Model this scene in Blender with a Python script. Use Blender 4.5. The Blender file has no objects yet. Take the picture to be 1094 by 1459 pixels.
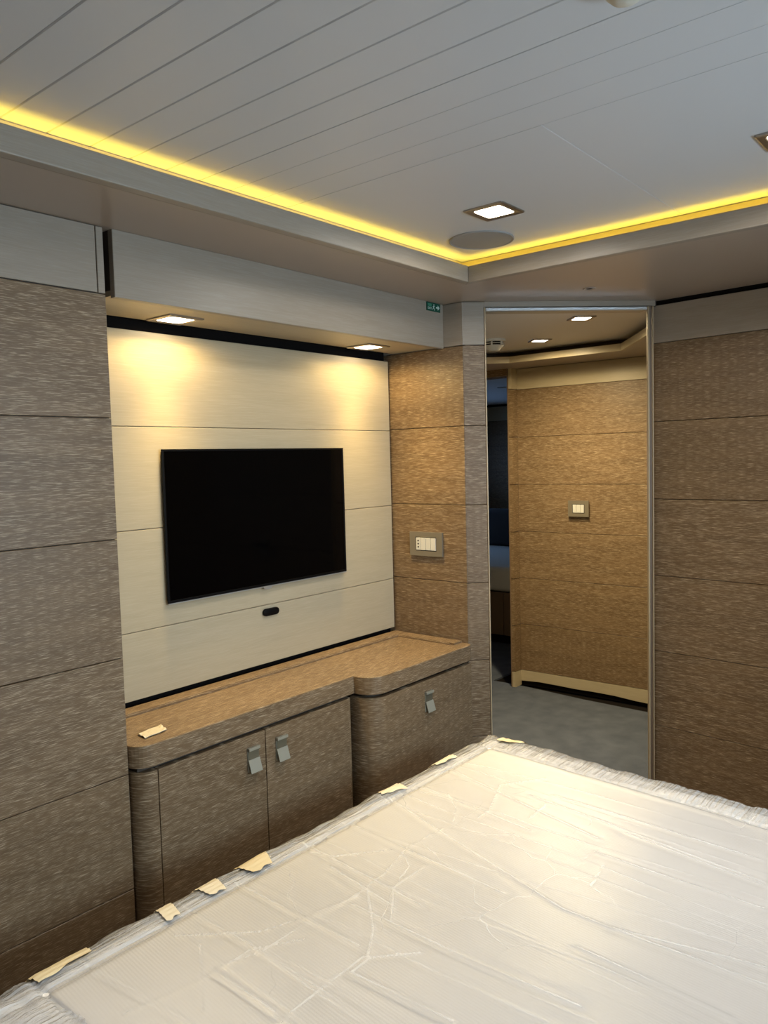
import bpy, bmesh, math, random
import numpy as np
from mathutils import Matrix, Vector, noise as mnoise
random.seed(7)
S = bpy.context.scene
COL = S.collection
PI = math.pi

# ------------------------------------------------------------------ camera
H_CAM = 1.555
yaw, pitch, roll, fpx = 0.694903028, -0.066501402, -0.025731906, 1123.88316
f = Vector((math.cos(yaw) * math.cos(pitch), math.sin(yaw) * math.cos(pitch), math.sin(pitch)))
r = f.cross(Vector((0, 0, 1))).normalized()
u = r.cross(f)
r2 = r * math.cos(roll) + u * math.sin(roll)
u2 = -r * math.sin(roll) + u * math.cos(roll)
cd = bpy.data.cameras.new('camera')
cam = bpy.data.objects.new('camera', cd)
COL.objects.link(cam)
M = Matrix(((r2.x, u2.x, -f.x), (r2.y, u2.y, -f.y), (r2.z, u2.z, -f.z))).to_4x4()
M.translation = (0, 0, H_CAM)
cam.matrix_world = M
cd.sensor_fit = 'VERTICAL'
cd.sensor_height = 36
cd.lens = fpx * 36 / 1459
cd.clip_start = 0.02
S.camera = cam

# ------------------------------------------------------------------ world, daylight, exposure
W = bpy.data.worlds.new('sky')
S.world = W
W.use_nodes = True
bg = W.node_tree.nodes['Background']
bg.inputs[0].default_value = (0.62, 0.78, 1.0, 1)
bg.inputs[1].default_value = 1.2
S.view_settings.view_transform = 'Standard'
S.view_settings.look = 'None'
S.view_settings.gamma = 1
S.view_settings.use_curve_mapping = False
S.view_settings.exposure = 0.12
S.cycles.max_bounces = 8
S.cycles.diffuse_bounces = 5
S.cycles.transparent_max_bounces = 12
S.cycles.caustics_reflective = False
S.cycles.caustics_refractive = False
S.cycles.use_denoising = True


def area(name, loc, target, sx, sy, energy, color):
    l = bpy.data.lights.new(name, 'AREA')
    l.shape = 'RECTANGLE'
    l.size, l.size_y = sx, sy
    l.energy, l.color = energy, color
    o = bpy.data.objects.new(name, l)
    o.location = loc
    o.rotation_euler = (Vector(target) - Vector(loc)).to_track_quat('-Z', 'Y').to_euler()
    COL.objects.link(o)
    return o


# daylight outside the hull windows behind the camera and in the cabin across the corridor
area('daylight', (1.65, -1.0, 1.52), (1.75, 0.5, 0.95), 1.5, 0.55, 56, (0.58, 0.80, 1.0))
area('daylight', (-0.35, -1.0, 1.45), (-0.35, 0.5, 1.45), 1.3, 0.55, 3, (0.62, 0.86, 1.0))
area('daylight', (6.9, 6.3, 1.45), (6.9, 5, 1.6), 2.0, 0.6, 20, (0.25, 0.5, 1.0))


# ------------------------------------------------------------------ materials
def mat(name):
    m = bpy.data.materials.new(name)
    m.use_nodes = True
    nt = m.node_tree
    return m, nt, nt.nodes['Principled BSDF']


def plain(name, col, rough=0.5, metal=0.0, spec=0.5, coat=0.0):
    m, nt, b = mat(name)
    b.inputs['Base Color'].default_value = (*col, 1)
    b.inputs['Roughness'].default_value = rough
    b.inputs['Metallic'].default_value = metal
    b.inputs['Specular IOR Level'].default_value = spec
    b.inputs['Coat Weight'].default_value = coat
    return m


def N(nt, t, **k):
    n = nt.nodes.new(t)
    for a, v in k.items():
        setattr(n, a, v)
    return n


def grain(name, dark, mid, light, scale, big, rough=0.45, bump=0.15, t0=0.50, t1=0.68, depth=0.5):
    """wood veneer: stretched noise along the grain, in the piece's own coordinates, offset per piece"""
    m, nt, b = mat(name)
    L = nt.links.new
    tc = N(nt, 'ShaderNodeTexCoord')
    oi = N(nt, 'ShaderNodeObjectInfo')
    mul = N(nt, 'ShaderNodeMath', operation='MULTIPLY')
    mul.inputs[1].default_value = 37.0
    L(oi.outputs['Random'], mul.inputs[0])
    add = N(nt, 'ShaderNodeVectorMath', operation='ADD')
    L(tc.outputs['Object'], add.inputs[0])
    L(mul.outputs[0], add.inputs[1])
    mp = N(nt, 'ShaderNodeMapping')
    mp.inputs['Scale'].default_value = scale
    L(add.outputs[0], mp.inputs[0])
    n1 = N(nt, 'ShaderNodeTexNoise')
    n1.inputs['Scale'].default_value = 1
    n1.inputs['Detail'].default_value = 3
    n1.inputs['Roughness'].default_value = 0.55
    n1.inputs['Distortion'].default_value = 0.0
    L(mp.outputs[0], n1.inputs['Vector'])
    mp2 = N(nt, 'ShaderNodeMapping')
    mp2.inputs['Scale'].default_value = big
    L(add.outputs[0], mp2.inputs[0])
    n2 = N(nt, 'ShaderNodeTexNoise')
    n2.inputs['Scale'].default_value = 1
    n2.inputs['Detail'].default_value = 3
    L(mp2.outputs[0], n2.inputs['Vector'])
    r1 = N(nt, 'ShaderNodeValToRGB')
    r1.color_ramp.elements[0].position = 0.35
    r1.color_ramp.elements[0].color = (*dark, 1)
    r1.color_ramp.elements[1].position = 0.65
    r1.color_ramp.elements[1].color = (*mid, 1)
    L(n2.outputs['Fac'], r1.inputs[0])
    r2_ = N(nt, 'ShaderNodeMapRange')
    r2_.inputs['From Min'].default_value = t0
    r2_.inputs['From Max'].default_value = t1
    L(n1.outputs['Fac'], r2_.inputs['Value'])
    sc = N(nt, 'ShaderNodeMath', operation='MULTIPLY')
    sc.inputs[1].default_value = depth
    L(r2_.outputs[0], sc.inputs[0])
    mx = N(nt, 'ShaderNodeMix', data_type='RGBA')
    L(sc.outputs[0], mx.inputs['Factor'])
    L(r1.outputs[0], mx.inputs['A'])
    mx.inputs['B'].default_value = (*light, 1)
    L(mx.outputs['Result'], b.inputs['Base Color'])
    b.inputs['Roughness'].default_value = rough
    b.inputs['Specular IOR Level'].default_value = 0.32
    bp = N(nt, 'ShaderNodeBump')
    bp.inputs['Strength'].default_value = bump
    bp.inputs['Distance'].default_value = 0.001
    L(n1.outputs['Fac'], bp.inputs['Height'])
    L(bp.outputs[0], b.inputs['Normal'])
    return m


DK = ((0.137, 0.086, 0.044), (0.174, 0.111, 0.058), (0.62, 0.49, 0.33))
LT = ((0.44, 0.368, 0.245), (0.465, 0.392, 0.265), (0.52, 0.45, 0.32))
WOOD = grain('limed_brown_wood', *DK, (30, 30, 860), (3, 3, 30), 0.42, 0.35, 0.53, 0.67, 0.60)
WOOD_TOP = grain('limed_brown_wood_top', *DK, (30, 860, 30), (3, 30, 3), 0.42, 0.25, 0.50, 0.66, 0.66)
OAK = grain('pale_oak', *LT, (14, 14, 420), (4, 4, 50), 0.38, 0.12, 0.45, 0.75, 0.6)
GLT = ((0.300, 0.252, 0.195), (0.322, 0.272, 0.214), (0.36, 0.315, 0.255))
OAK_GREY = grain('grey_oak', *GLT, (14, 14, 420), (4, 4, 50), 0.38, 0.2, 0.45, 0.75, 0.8)
OAK_TOP = grain('pale_oak_level', *LT, (14, 420, 14), (4, 50, 4), 0.38, 0.12, 0.45, 0.75, 0.6)
OAK_TOP_Y = grain('pale_oak_level_cross', *LT, (420, 14, 14), (50, 4, 4), 0.38, 0.12, 0.45, 0.75, 0.6)
SOFFIT = plain('soffit_lacquer', (0.37, 0.30, 0.235), 0.32)
WHITE = plain('ceiling_white', (0.58, 0.585, 0.59), 0.42)
DARK = plain('dark_void', (0.010, 0.008, 0.007), 0.9, 0, 0.05)
GROOVE = plain('groove_brown', (0.06, 0.042, 0.028), 0.7)
NICKEL = plain('brushed_nickel', (0.42, 0.38, 0.33), 0.33, 1.0)
BRONZE = plain('bronze_plate', (0.30, 0.265, 0.205), 0.42, 0.6)
PEWTER = plain('pewter_handle', (0.30, 0.28, 0.215), 0.45, 0.15)
PEWTER_D = plain('pewter_inner', (0.17, 0.15, 0.10), 0.5, 0.5)
TRIMM = plain('door_trim_champagne', (0.44, 0.34, 0.21), 0.4, 0.1)
BLACKG = plain('screen_glass', (0.0008, 0.0008, 0.001), 0.06, 0, 0.12)
BLACKP = plain('black_plastic', (0.003, 0.003, 0.0035), 0.4, 0, 0.12)
SILVER = plain('silver_plastic', (0.45, 0.45, 0.44), 0.3, 0.6)
SWITCHW = plain('switch_ivory', (0.62, 0.61, 0.56), 0.4)
GREY_GR = plain('speaker_grey', (0.30, 0.29, 0.275), 0.7)
GREEN = plain('sign_green', (0.004, 0.075, 0.045), 0.35)
SIGNW = plain('sign_white', (0.55, 0.68, 0.62), 0.5)
SIGNG = plain('sign_pale_green', (0.05, 0.22, 0.14), 0.5)
IVORY = plain('detector_ivory', (0.60, 0.58, 0.50), 0.4)
TAPE = plain('masking_tape', (0.66, 0.55, 0.34), 0.55)
TAPE2 = plain('masking_tape_pale', (0.68, 0.60, 0.44), 0.55)
BEDWOOD = plain('cabin_bed_wood', (0.16, 0.105, 0.065), 0.5)
LINEN = plain('cabin_mattress', (0.62, 0.62, 0.58), 0.7)
NAVY = plain('cabin_dark_cushion', (0.02, 0.02, 0.025), 0.8)


def emis(name, col, strength):
    m, nt, b = mat(name)
    b.inputs['Base Color'].default_value = (*col, 1)
    b.inputs['Emission Color'].default_value = (*col, 1)
    b.inputs['Emission Strength'].default_value = strength
    return m


LENS_W = emis('lamp_lens', (1.0, 0.86, 0.66), 14)
LED = emis('yellow_led', (1.0, 0.77, 0.10), 9)


def carpet_mat():
    m, nt, b = mat('blue_grey_carpet')
    L = nt.links.new
    tc = N(nt, 'ShaderNodeTexCoord')
    n1 = N(nt, 'ShaderNodeTexNoise')
    n1.inputs['Scale'].default_value = 260
    n1.inputs['Detail'].default_value = 3
    n2 = N(nt, 'ShaderNodeTexNoise')
    n2.inputs['Scale'].default_value = 9
    n2.inputs['Detail'].default_value = 4
    L(tc.outputs['Object'], n1.inputs[0])
    L(tc.outputs['Object'], n2.inputs[0])
    ad = N(nt, 'ShaderNodeMath', operation='ADD')
    L(n1.outputs[0], ad.inputs[0])
    L(n2.outputs[0], ad.inputs[1])
    cr = N(nt, 'ShaderNodeValToRGB')
    cr.color_ramp.elements[0].position = 0.35
    cr.color_ramp.elements[0].color = (0.062, 0.071, 0.092, 1)
    cr.color_ramp.elements[1].position = 0.75
    cr.color_ramp.elements[1].color = (0.118, 0.132, 0.165, 1)
    dv = N(nt, 'ShaderNodeMath', operation='MULTIPLY')
    dv.inputs[1].default_value = 0.5
    L(ad.outputs[0], dv.inputs[0])
    L(dv.outputs[0], cr.inputs[0])
    L(cr.outputs[0], b.inputs['Base Color'])
    b.inputs['Roughness'].default_value = 0.95
    b.inputs['Specular IOR Level'].default_value = 0.1
    bp = N(nt, 'ShaderNodeBump')
    bp.inputs['Strength'].default_value = 0.6
    bp.inputs['Distance'].default_value = 0.003
    L(n1.outputs[0], bp.inputs['Height'])
    L(bp.outputs[0], b.inputs['Normal'])
    return m


CARPET = carpet_mat()


def fabric_mat():
    """white knitted mattress ticking with fine ribs"""
    m, nt, b = mat('mattress_ticking')
    L = nt.links.new
    tc = N(nt, 'ShaderNodeTexCoord')
    wv = N(nt, 'ShaderNodeTexWave', wave_type='BANDS', bands_direction='X')
    wv.inputs['Scale'].default_value = 46
    wv.inputs['Distortion'].default_value = 0.6
    wv.inputs['Detail'].default_value = 1
    mp = N(nt, 'ShaderNodeMapping')
    mp.inputs['Rotation'].default_value = (0, 0, 0.12)
    L(tc.outputs['Object'], mp.inputs[0])
    L(mp.outputs[0], wv.inputs[0])
    cr = N(nt, 'ShaderNodeValToRGB')
    cr.color_ramp.elements[0].color = (0.715, 0.705, 0.688, 1)
    cr.color_ramp.elements[1].color = (0.80, 0.79, 0.775, 1)
    nz = N(nt, 'ShaderNodeTexNoise')
    nz.inputs['Scale'].default_value = 2.6
    nz.inputs['Detail'].default_value = 1
    L(tc.outputs['Object'], nz.inputs[0])
    rm = N(nt, 'ShaderNodeMapRange')
    rm.inputs['From Min'].default_value = 0.42
    rm.inputs['From Max'].default_value = 0.60
    L(nz.outputs['Fac'], rm.inputs['Value'])
    iv = N(nt, 'ShaderNodeMix', data_type='FLOAT')
    L(rm.outputs[0], iv.inputs['Factor'])
    iv.inputs['A'].default_value = 0.75
    L(wv.outputs['Fac'], iv.inputs['B'])
    L(iv.outputs['Result'], cr.inputs[0])
    L(cr.outputs[0], b.inputs['Base Color'])
    b.inputs['Roughness'].default_value = 0.8
    bp = N(nt, 'ShaderNodeBump')
    bp.inputs['Strength'].default_value = 0.15
    bp.inputs['Distance'].default_value = 0.001
    L(wv.outputs['Fac'], bp.inputs['Height'])
    L(bp.outputs[0], b.inputs['Normal'])
    return m


TICK = fabric_mat()


def film_mat(name, milk, rough, bump, nscale, nmap):
    """clear plastic film: see-through, glossy, whiter where it lies in folds, with the highlights along creases painted in"""
    m, nt, b = mat(name)
    L = nt.links.new
    nt.nodes.remove(b)
    out = nt.nodes['Material Output']
    tr = N(nt, 'ShaderNodeBsdfTransparent')
    tr.inputs[0].default_value = (0.97, 0.97, 0.97, 1)
    gl = N(nt, 'ShaderNodeBsdfGlossy')
    gl.inputs['Roughness'].default_value = rough
    df = N(nt, 'ShaderNodeBsdfDiffuse')
    df.inputs[0].default_value = (0.84, 0.84, 0.83, 1)
    fr = N(nt, 'ShaderNodeFresnel')
    fr.inputs['IOR'].default_value = 1.4
    tc = N(nt, 'ShaderNodeTexCoord')
    mp = N(nt, 'ShaderNodeMapping')
    mp.inputs['Scale'].default_value = nmap
    L(tc.outputs['Object'], mp.inputs[0])
    n = N(nt, 'ShaderNodeTexNoise')
    n.inputs['Scale'].default_value = nscale
    n.inputs['Detail'].default_value = 4
    L(mp.outputs[0], n.inputs[0])
    # fine vein creases: warped cell borders, only here and there
    wn = N(nt, 'ShaderNodeTexNoise')
    wn.inputs['Scale'].default_value = 3.5
    wn.inputs['Detail'].default_value = 3
    L(tc.outputs['Object'], wn.inputs[0])
    wm = N(nt, 'ShaderNodeMix', data_type='RGBA', blend_type='LINEAR_LIGHT')
    wm.inputs['Factor'].default_value = 0.16
    L(tc.outputs['Object'], wm.inputs['A'])
    L(wn.outputs['Color'], wm.inputs['B'])
    vo = N(nt, 'ShaderNodeTexVoronoi', feature='DISTANCE_TO_EDGE', voronoi_dimensions='2D')
    vo.inputs['Scale'].default_value = 4.2
    L(wm.outputs['Result'], vo.inputs['Vector'])
    vr = N(nt, 'ShaderNodeMapRange')
    vr.inputs['From Min'].default_value = 0.0
    vr.inputs['From Max'].default_value = 0.007
    vr.inputs['To Min'].default_value = 1.0
    vr.inputs['To Max'].default_value = 0.0
    L(vo.outputs['Distance'], vr.inputs['Value'])
    mk = N(nt, 'ShaderNodeTexNoise')
    mk.inputs['Scale'].default_value = 2.3
    L(tc.outputs['Object'], mk.inputs[0])
    mr = N(nt, 'ShaderNodeMapRange')
    mr.inputs['From Min'].default_value = 0.52
    mr.inputs['From Max'].default_value = 0.66
    L(mk.outputs['Fac'], mr.inputs['Value'])
    vein = N(nt, 'ShaderNodeMath', operation='MULTIPLY')
    L(vr.outputs[0], vein.inputs[0])
    L(mr.outputs[0], vein.inputs[1])
    at = N(nt, 'ShaderNodeAttribute')
    at.attribute_name = 'crease'
    tot = N(nt, 'ShaderNodeMath', operation='MAXIMUM')
    L(vein.outputs[0], tot.inputs[0])
    L(at.outputs['Fac'], tot.inputs[1])
    hs = N(nt, 'ShaderNodeMath', operation='MULTIPLY_ADD')
    hs.inputs[1].default_value = 0.05
    L(vein.outputs[0], hs.inputs[0])
    L(n.outputs['Fac'], hs.inputs[2])
    bp = N(nt, 'ShaderNodeBump')
    bp.inputs['Strength'].default_value = bump
    bp.inputs['Distance'].default_value = 0.01
    L(hs.outputs[0], bp.inputs['Height'])
    for q in (gl, df, fr):
        L(bp.outputs[0], q.inputs['Normal'])
    fm = N(nt, 'ShaderNodeMath', operation='MULTIPLY_ADD', use_clamp=True)
    fm.inputs[1].default_value = 0.26  # crease highlights put into the colour as milkier film
    fm.inputs[2].default_value = milk
    L(tot.outputs[0], fm.inputs[0])
    m1 = N(nt, 'ShaderNodeMixShader')
    L(fm.outputs[0], m1.inputs[0])
    L(tr.outputs[0], m1.inputs[1])
    L(df.outputs[0], m1.inputs[2])
    m2 = N(nt, 'ShaderNodeMixShader')
    L(fr.outputs[0], m2.inputs[0])
    L(m1.outputs[0], m2.inputs[1])
    L(gl.outputs[0], m2.inputs[2])
    L(m2.outputs[0], out.inputs[0])
    return m


FILM = film_mat('clear_film', 0.12, 0.37, 0.12, 9, (2.2, 0.7, 1))
FILM_EDGE = film_mat('gathered_film', 0.32, 0.14, 0.9, 1, (9, 130, 30))
GLASS = None


def pane_mat():
    m, nt, b = mat('window_pane')
    L = nt.links.new
    nt.nodes.remove(b)
    out = nt.nodes['Material Output']
    tr = N(nt, 'ShaderNodeBsdfTransparent')
    gl = N(nt, 'ShaderNodeBsdfGlossy')
    gl.inputs['Roughness'].default_value = 0.02
    fr = N(nt, 'ShaderNodeFresnel')
    mx = N(nt, 'ShaderNodeMixShader')
    L(fr.outputs[0], mx.inputs[0])
    L(tr.outputs[0], mx.inputs[1])
    L(gl.outputs[0], mx.inputs[2])
    L(mx.outputs[0], out.inputs[0])
    return m


GLASS = pane_mat()


# ------------------------------------------------------------------ helpers
def link(name, me, m=None, parent=None, loc=(0, 0, 0), rot=(0, 0, 0), label=None):
    o = bpy.data.objects.new(name, me)
    COL.objects.link(o)
    if m is not None and me is not None and not me.materials:
        me.materials.append(m)
    o.location = loc
    o.rotation_euler = rot
    if parent is not None:
        o.parent = parent
    if label:
        o['label'] = label
    return o


def thing(name, label, cat, loc=(0, 0, 0), rotz=0.0, group=None):
    o = bpy.data.objects.new(name, None)
    COL.objects.link(o)
    o.empty_display_size = 0.05
    o.location = loc
    o.rotation_euler = (0, 0, rotz)
    tag(o, label, cat, group)
    return o


def tag(o, label, cat, group=None):
    o['label'] = label
    o['category'] = cat
    if group:
        o['group'] = group
    return o


def struct(name, loc=(0, 0, 0), rotz=0.0, me=None, m=None, label=None):
    o = link(name, me, m, None, loc, (0, 0, rotz))
    o['kind'] = 'structure'
    if label:
        o['label'] = label
    return o


def mesh(name, v, fc, smooth=False):
    me = bpy.data.meshes.new(name)
    me.from_pydata(v, [], fc)
    me.update()
    if smooth:
        for p in me.polygons:
            p.use_smooth = True
    return me


class MB:
    """collects boxes / prisms / tubes into one mesh"""

    def __init__(s):
        s.v, s.f = [], []

    def box(s, a, b):
        x0, y0, z0 = a
        x1, y1, z1 = b
        n = len(s.v)
        s.v += [(x0, y0, z0), (x1, y0, z0), (x1, y1, z0), (x0, y1, z0), (x0, y0, z1), (x1, y0, z1), (x1, y1, z1), (x0, y1, z1)]
        s.f += [tuple(n + i for i in q) for q in ((0, 3, 2, 1), (4, 5, 6, 7), (0, 1, 5, 4), (1, 2, 6, 5), (2, 3, 7, 6), (3, 0, 4, 7))]
        return s

    def prism(s, pts, z0, z1):
        n, k = len(s.v), len(pts)
        ar = sum(pts[i][0] * pts[(i + 1) % k][1] - pts[(i + 1) % k][0] * pts[i][1] for i in range(k))
        if ar < 0:
            pts = pts[::-1]
        s.v += [(x, y, z0) for x, y in pts] + [(x, y, z1) for x, y in pts]
        s.f += [tuple(n + i for i in range(k))[::-1], tuple(n + k + i for i in range(k))]
        for i in range(k):
            j = (i + 1) % k
            s.f.append((n + i, n + j, n + k + j, n + k + i))
        return s

    def prism_xz(s, pts, y0, y1):
        """outline in x,z extruded along y (front at y0 < y1)"""
        n, k = len(s.v), len(pts)
        ar = sum(pts[i][0] * pts[(i + 1) % k][1] - pts[(i + 1) % k][0] * pts[i][1] for i in range(k))
        if ar < 0:
            pts = pts[::-1]
        s.v += [(x, y0, z) for x, z in pts] + [(x, y1, z) for x, z in pts]
        s.f += [tuple(n + i for i in range(k)), tuple(n + k + i for i in range(k))[::-1]]
        for i in range(k):
            j = (i + 1) % k
            s.f.append((n + j, n + i, n + k + i, n + k + j))
        return s

    def lathe(s, prof, seg=32, c=(0, 0)):
        n, k = len(s.v), len(prof)
        for i in range(seg):
            a = 2 * PI * i / seg
            s.v += [(c[0] + r_ * math.cos(a), c[1] + r_ * math.sin(a), z) for r_, z in prof]
        for i in range(seg):
            j = (i + 1) % seg
            for q in range(k - 1):
                s.f.append((n + i * k + q, n + i * k + q + 1, n + j * k + q + 1, n + j * k + q))
        s.f.append(tuple(n + i * k for i in range(seg)))
        s.f.append(tuple(n + i * k + k - 1 for i in range(seg))[::-1])
        return s

    def mesh(s, name, bevel=0.0, smooth=False, seg=2):
        me = mesh(name, s.v, s.f)
        bm = bmesh.new()
        bm.from_mesh(me)
        bmesh.ops.recalc_face_normals(bm, faces=bm.faces)
        if bevel:
            es = [e for e in bm.edges if len(e.link_faces) == 2 and e.calc_face_angle(0) > 0.6]
            bmesh.ops.bevel(bm, geom=es, offset=bevel, segments=seg, affect='EDGES', profile=0.5, clamp_overlap=True)
        if smooth:
            for fc in bm.faces:
                fc.smooth = True
            for e in bm.edges:
                e.smooth = len(e.link_faces) == 2 and e.calc_face_angle(0) < 0.6
        bm.to_mesh(me)
        bm.free()
        return me

    def obj(s, name, m, parent=None, loc=(0, 0, 0), rot=(0, 0, 0), bevel=0.0, smooth=False, label=None, seg=2):
        return link(name, s.mesh(name, bevel, smooth, seg), m, parent, loc, rot, label)


PANEL = {}


def panel(name, w, h, d, m, parent, loc, ch=0.0012):
    """a wall board lying against y=0 with its face at y=-d, edges eased; origin at its middle"""
    key = (name, round(w, 4), round(h, 4), d, m.name)
    if key not in PANEL:
        a, c = w / 2, h / 2
        v = []
        for (x, z, y) in ((a, c, 0), (a, c, -d + ch), (a - ch, c - ch, -d)):
            v += [(-x, y, -z), (x, y, -z), (x, y, z), (-x, y, z)]
        fc = [(8, 9, 10, 11), (3, 2, 1, 0)]
        for lo, hi in ((0, 4), (4, 8)):
            for i in range(4):
                j = (i + 1) % 4
                fc.append((lo + i, lo + j, hi + j, hi + i))
        me = mesh(name, v, fc)
        me.materials.append(m)
        PANEL[key] = me
    return link(name, PANEL[key], None, parent, loc)


LEV = [1.995, 1.68, 1.365, 1.05, 0.735, 0.42, 0.105]
GAP = 0.0022


def wall(name, p0, p1, thick, ztop, backing, label=None, z0=0.0):
    dx, dy = p1[0] - p0[0], p1[1] - p0[1]
    Lw = math.hypot(dx, dy)
    mb = MB().box((0, 0.0, z0), (Lw, thick, ztop))
    o = struct(name, (p0[0], p0[1], 0), math.atan2(dy, dx), mb.mesh(name), backing, label)
    return o, Lw


def boards(w, x0, x1, levels, m, d=0.012, name='wall_panel'):
    for hi, lo in zip(levels[:-1], levels[1:]):
        panel(name, x1 - x0, hi - lo - GAP, d, m, w, ((x0 + x1) / 2, 0, (hi + lo) / 2))


# ------------------------------------------------------------------ floor and carpet
fl = struct('floor', me=MB().box((-1.4, -1.1, -0.08), (9.2, 6.6, -0.012)).mesh('floor'), m=DARK)
cp = MB().prism([(-1.29, -0.79), (2.97, -0.79), (3.165, 1.26), (3.33, 1.27), (3.33, 0.6), (4.58, 0.6), (4.575, 1.2), (4.56, 1.7), (4.575, 2.2), (4.62, 2.66), (4.62, 2.9),
                 (8.5, 2.9), (8.5, 6.2), (2.72, 6.2), (2.72, 1.80), (2.66, 1.72), (2.58, 1.70), (1.1, 1.76), (1.1, 1.84), (-1.29, 1.84)], -0.012, 0.0)
tag(cp.obj('carpet', CARPET), 'blue-grey short pile carpet covering the floor seen through the doorway', 'carpet')

# ------------------------------------------------------------------ left wall (flush wardrobe front)
w, Lw = wall('wall_left', (-1.3, 1.863), (1.13, 1.863), 0.30, 2.165, GROOVE)
boards(w, 0, Lw, LEV + [0.0], WOOD)
panel('frieze_panel', Lw - 0.022, 2.165 - 1.995 - 0.004, 0.012, OAK_GREY, w, ((Lw - 0.022) / 2, 0, 2.08))
panel('frieze_stile', 0.019, 2.165 - 1.995 - 0.004, 0.012, OAK_GREY, w, (Lw - 0.0095, 0, 2.08))

# ------------------------------------------------------------------ TV wall in the alcove
w, Lw = wall('wall_back', (1.13, 2.165), (2.66, 2.165), 0.06, 2.165, DARK)
for hi, lo in ((1.967, 1.675), (1.675, 1.358), (1.358, 1.044), (1.044, 0.832)):
    panel('back_panel', 2.607 - 1.19, hi - lo - 0.0016, 0.035, OAK, w, ((1.19 + 2.607) / 2 - 1.13, 0, (hi + lo) / 2), 0.0015)

# bulkhead over the alcove: front board, soffit board with two lights in it
bh = struct('trim_1', (1.157, 1.851, 0), 0, MB().box((0.0, 0.020, 2.012), (1.463, 0.285, 2.165)).mesh('trim_1'), GROOVE, 'bulkhead over the television alcove')
panel('front_board', 1.463, 2.165 - 1.992, 0.020, OAK_GREY, bh, (0.7315, 0.020, (2.165 + 1.992) / 2))
MB().box((0.0, 0.0205, 1.998), (1.463, 0.262, 2.012)).obj('soffit_board', OAK_TOP, bh)

# side wall of the alcove
w, Lw = wall('wall_alcove', (2.632, 2.165), (2.632, 1.7595), 0.03, 2.165, GROOVE)
boards(w, 0, Lw, LEV + [0.0], WOOD)
panel('frieze_panel', Lw, 0.166, 0.012, OAK_GREY, w, (Lw / 2, 0, 2.08))

# ------------------------------------------------------------------ doorway wall (diagonal)
c0 = Vector((2.62, 1.764))
dd = Vector((0.70711, -0.70711))
nn = Vector((0.70711, 0.70711))
p0 = c0 + nn * 0.012
w = struct('wall_doorway', (p0.x, p0.y, 0), -PI / 4, MB().box((0.004, 0, 0), (0.092, 0.055, 2.165)).box((0.092, 0, 2.142), (0.80, 0.055, 2.165)).mesh('wall_doorway'), GROOVE)
boards(w, -0.0, 0.091, LEV + [0.0], WOOD)
panel('frieze_panel', 0.091, 0.166, 0.012, OAK_GREY, w, (0.0455, 0, 2.08))
panel('frieze_panel', 0.70, 0.022, 0.012, OAK_GREY, w, (0.091 + 0.35, 0, 2.154))
d1 = struct('door_1', (c0.x, c0.y, 0), -PI / 4, label='open doorway with champagne metal trim')
MB().box((0.0915, -0.004, 0), (0.0965, 0.068, 2.142)).obj('jamb', TRIMM, d1, bevel=0.001)
MB().box((0.7575, -0.004, 0), (0.7655, 0.012, 2.142)).obj('jamb', TRIMM, d1, bevel=0.003)
MB().box((0.7655, 0.002, 0), (0.7765, 0.012, 2.142)).obj('jamb', BEDWOOD, d1, bevel=0.001)
MB().box((0.7775, -0.002, 0), (0.783, 0.012, 2.142)).obj('jamb', TRIMM, d1, bevel=0.002)
MB().box((0.0965, -0.005, 2.126), (0.7565, 0.012, 2.141)).obj('head_trim', SILVER, d1, bevel=0.004)
MB().box((0.0965, 0.012, 2.128), (0.7565, 0.068, 2.141)).obj('head_lining', OAK, d1)

# ------------------------------------------------------------------ right wall
ang = math.radians(84.5)
q0 = Vector((3.1955 + 0.012 * math.sin(ang), 1.236 - 0.012 * math.cos(ang)))
q1 = q0 - Vector((math.cos(ang), math.sin(ang))) * 2.06
w, Lw = wall('wall_right', q0, q1, 0.06, 2.20, DARK)
boards(w, 0.003, Lw, LEV + [0.0], WOOD)
panel('frieze_panel', Lw - 0.003, 2.146 - 1.995 - 0.002, 0.012, OAK_GREY, w, (Lw / 2 + 0.0015, 0, (2.146 + 1.995) / 2))
RW = w

# ------------------------------------------------------------------ soffit ring, lips, light trough
SZ = 2.165
so = struct('trim_2', me=MB().prism([(-1.3, 1.581), (2.381, 1.581), (2.381, -0.8), (3.10, -0.8), (3.27, 1.0), (3.235, 1.213), (2.655, 1.793), (2.655, 2.22), (-1.3, 2.22)], SZ, SZ + 0.014).mesh('trim_2'), m=SOFFIT, label='brown lacquered soffit round the ceiling tray')
LY, LX = 1.547, 2.347
MB().prism([(-1.3, LY), (LX, LY), (LX + 0.031, LY + 0.031), (-1.3, LY + 0.031)], SZ - 0.002, 2.219).obj('lip', OAK_GREY, so, bevel=0.003)
MB().prism([(LX, -0.8), (LX, LY), (LX + 0.031, LY + 0.031), (LX + 0.031, -0.8)], SZ - 0.002, 2.219).obj('lip', OAK_GREY, so, bevel=0.003)
FY, FX = 1.622, 2.422
MB().prism([(-1.3, FY), (FX, FY), (FX + 0.02, FY + 0.02), (-1.3, FY + 0.02)], SZ + 0.014, 2.256).obj('fascia', OAK, so)
MB().prism([(FX, -0.8), (FX, FY), (FX + 0.02, FY + 0.02), (FX + 0.02, -0.8)], SZ + 0.014, 2.256).obj('fascia', OAK, so)
o = MB().box((-1.3, LY + 0.034, 2.183), (LX + 0.03, LY + 0.058, 2.191)).obj('led_strip', LED)
tag(o, 'yellow light strip glowing in the ceiling cove along the television wall', 'light strip')
o = MB().box((LX + 0.034, -0.8, 2.183), (LX + 0.058, LY + 0.03, 2.191)).obj('led_strip', LED)
tag(o, 'yellow light strip glowing in the ceiling cove above the doorway side', 'light strip')

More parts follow.
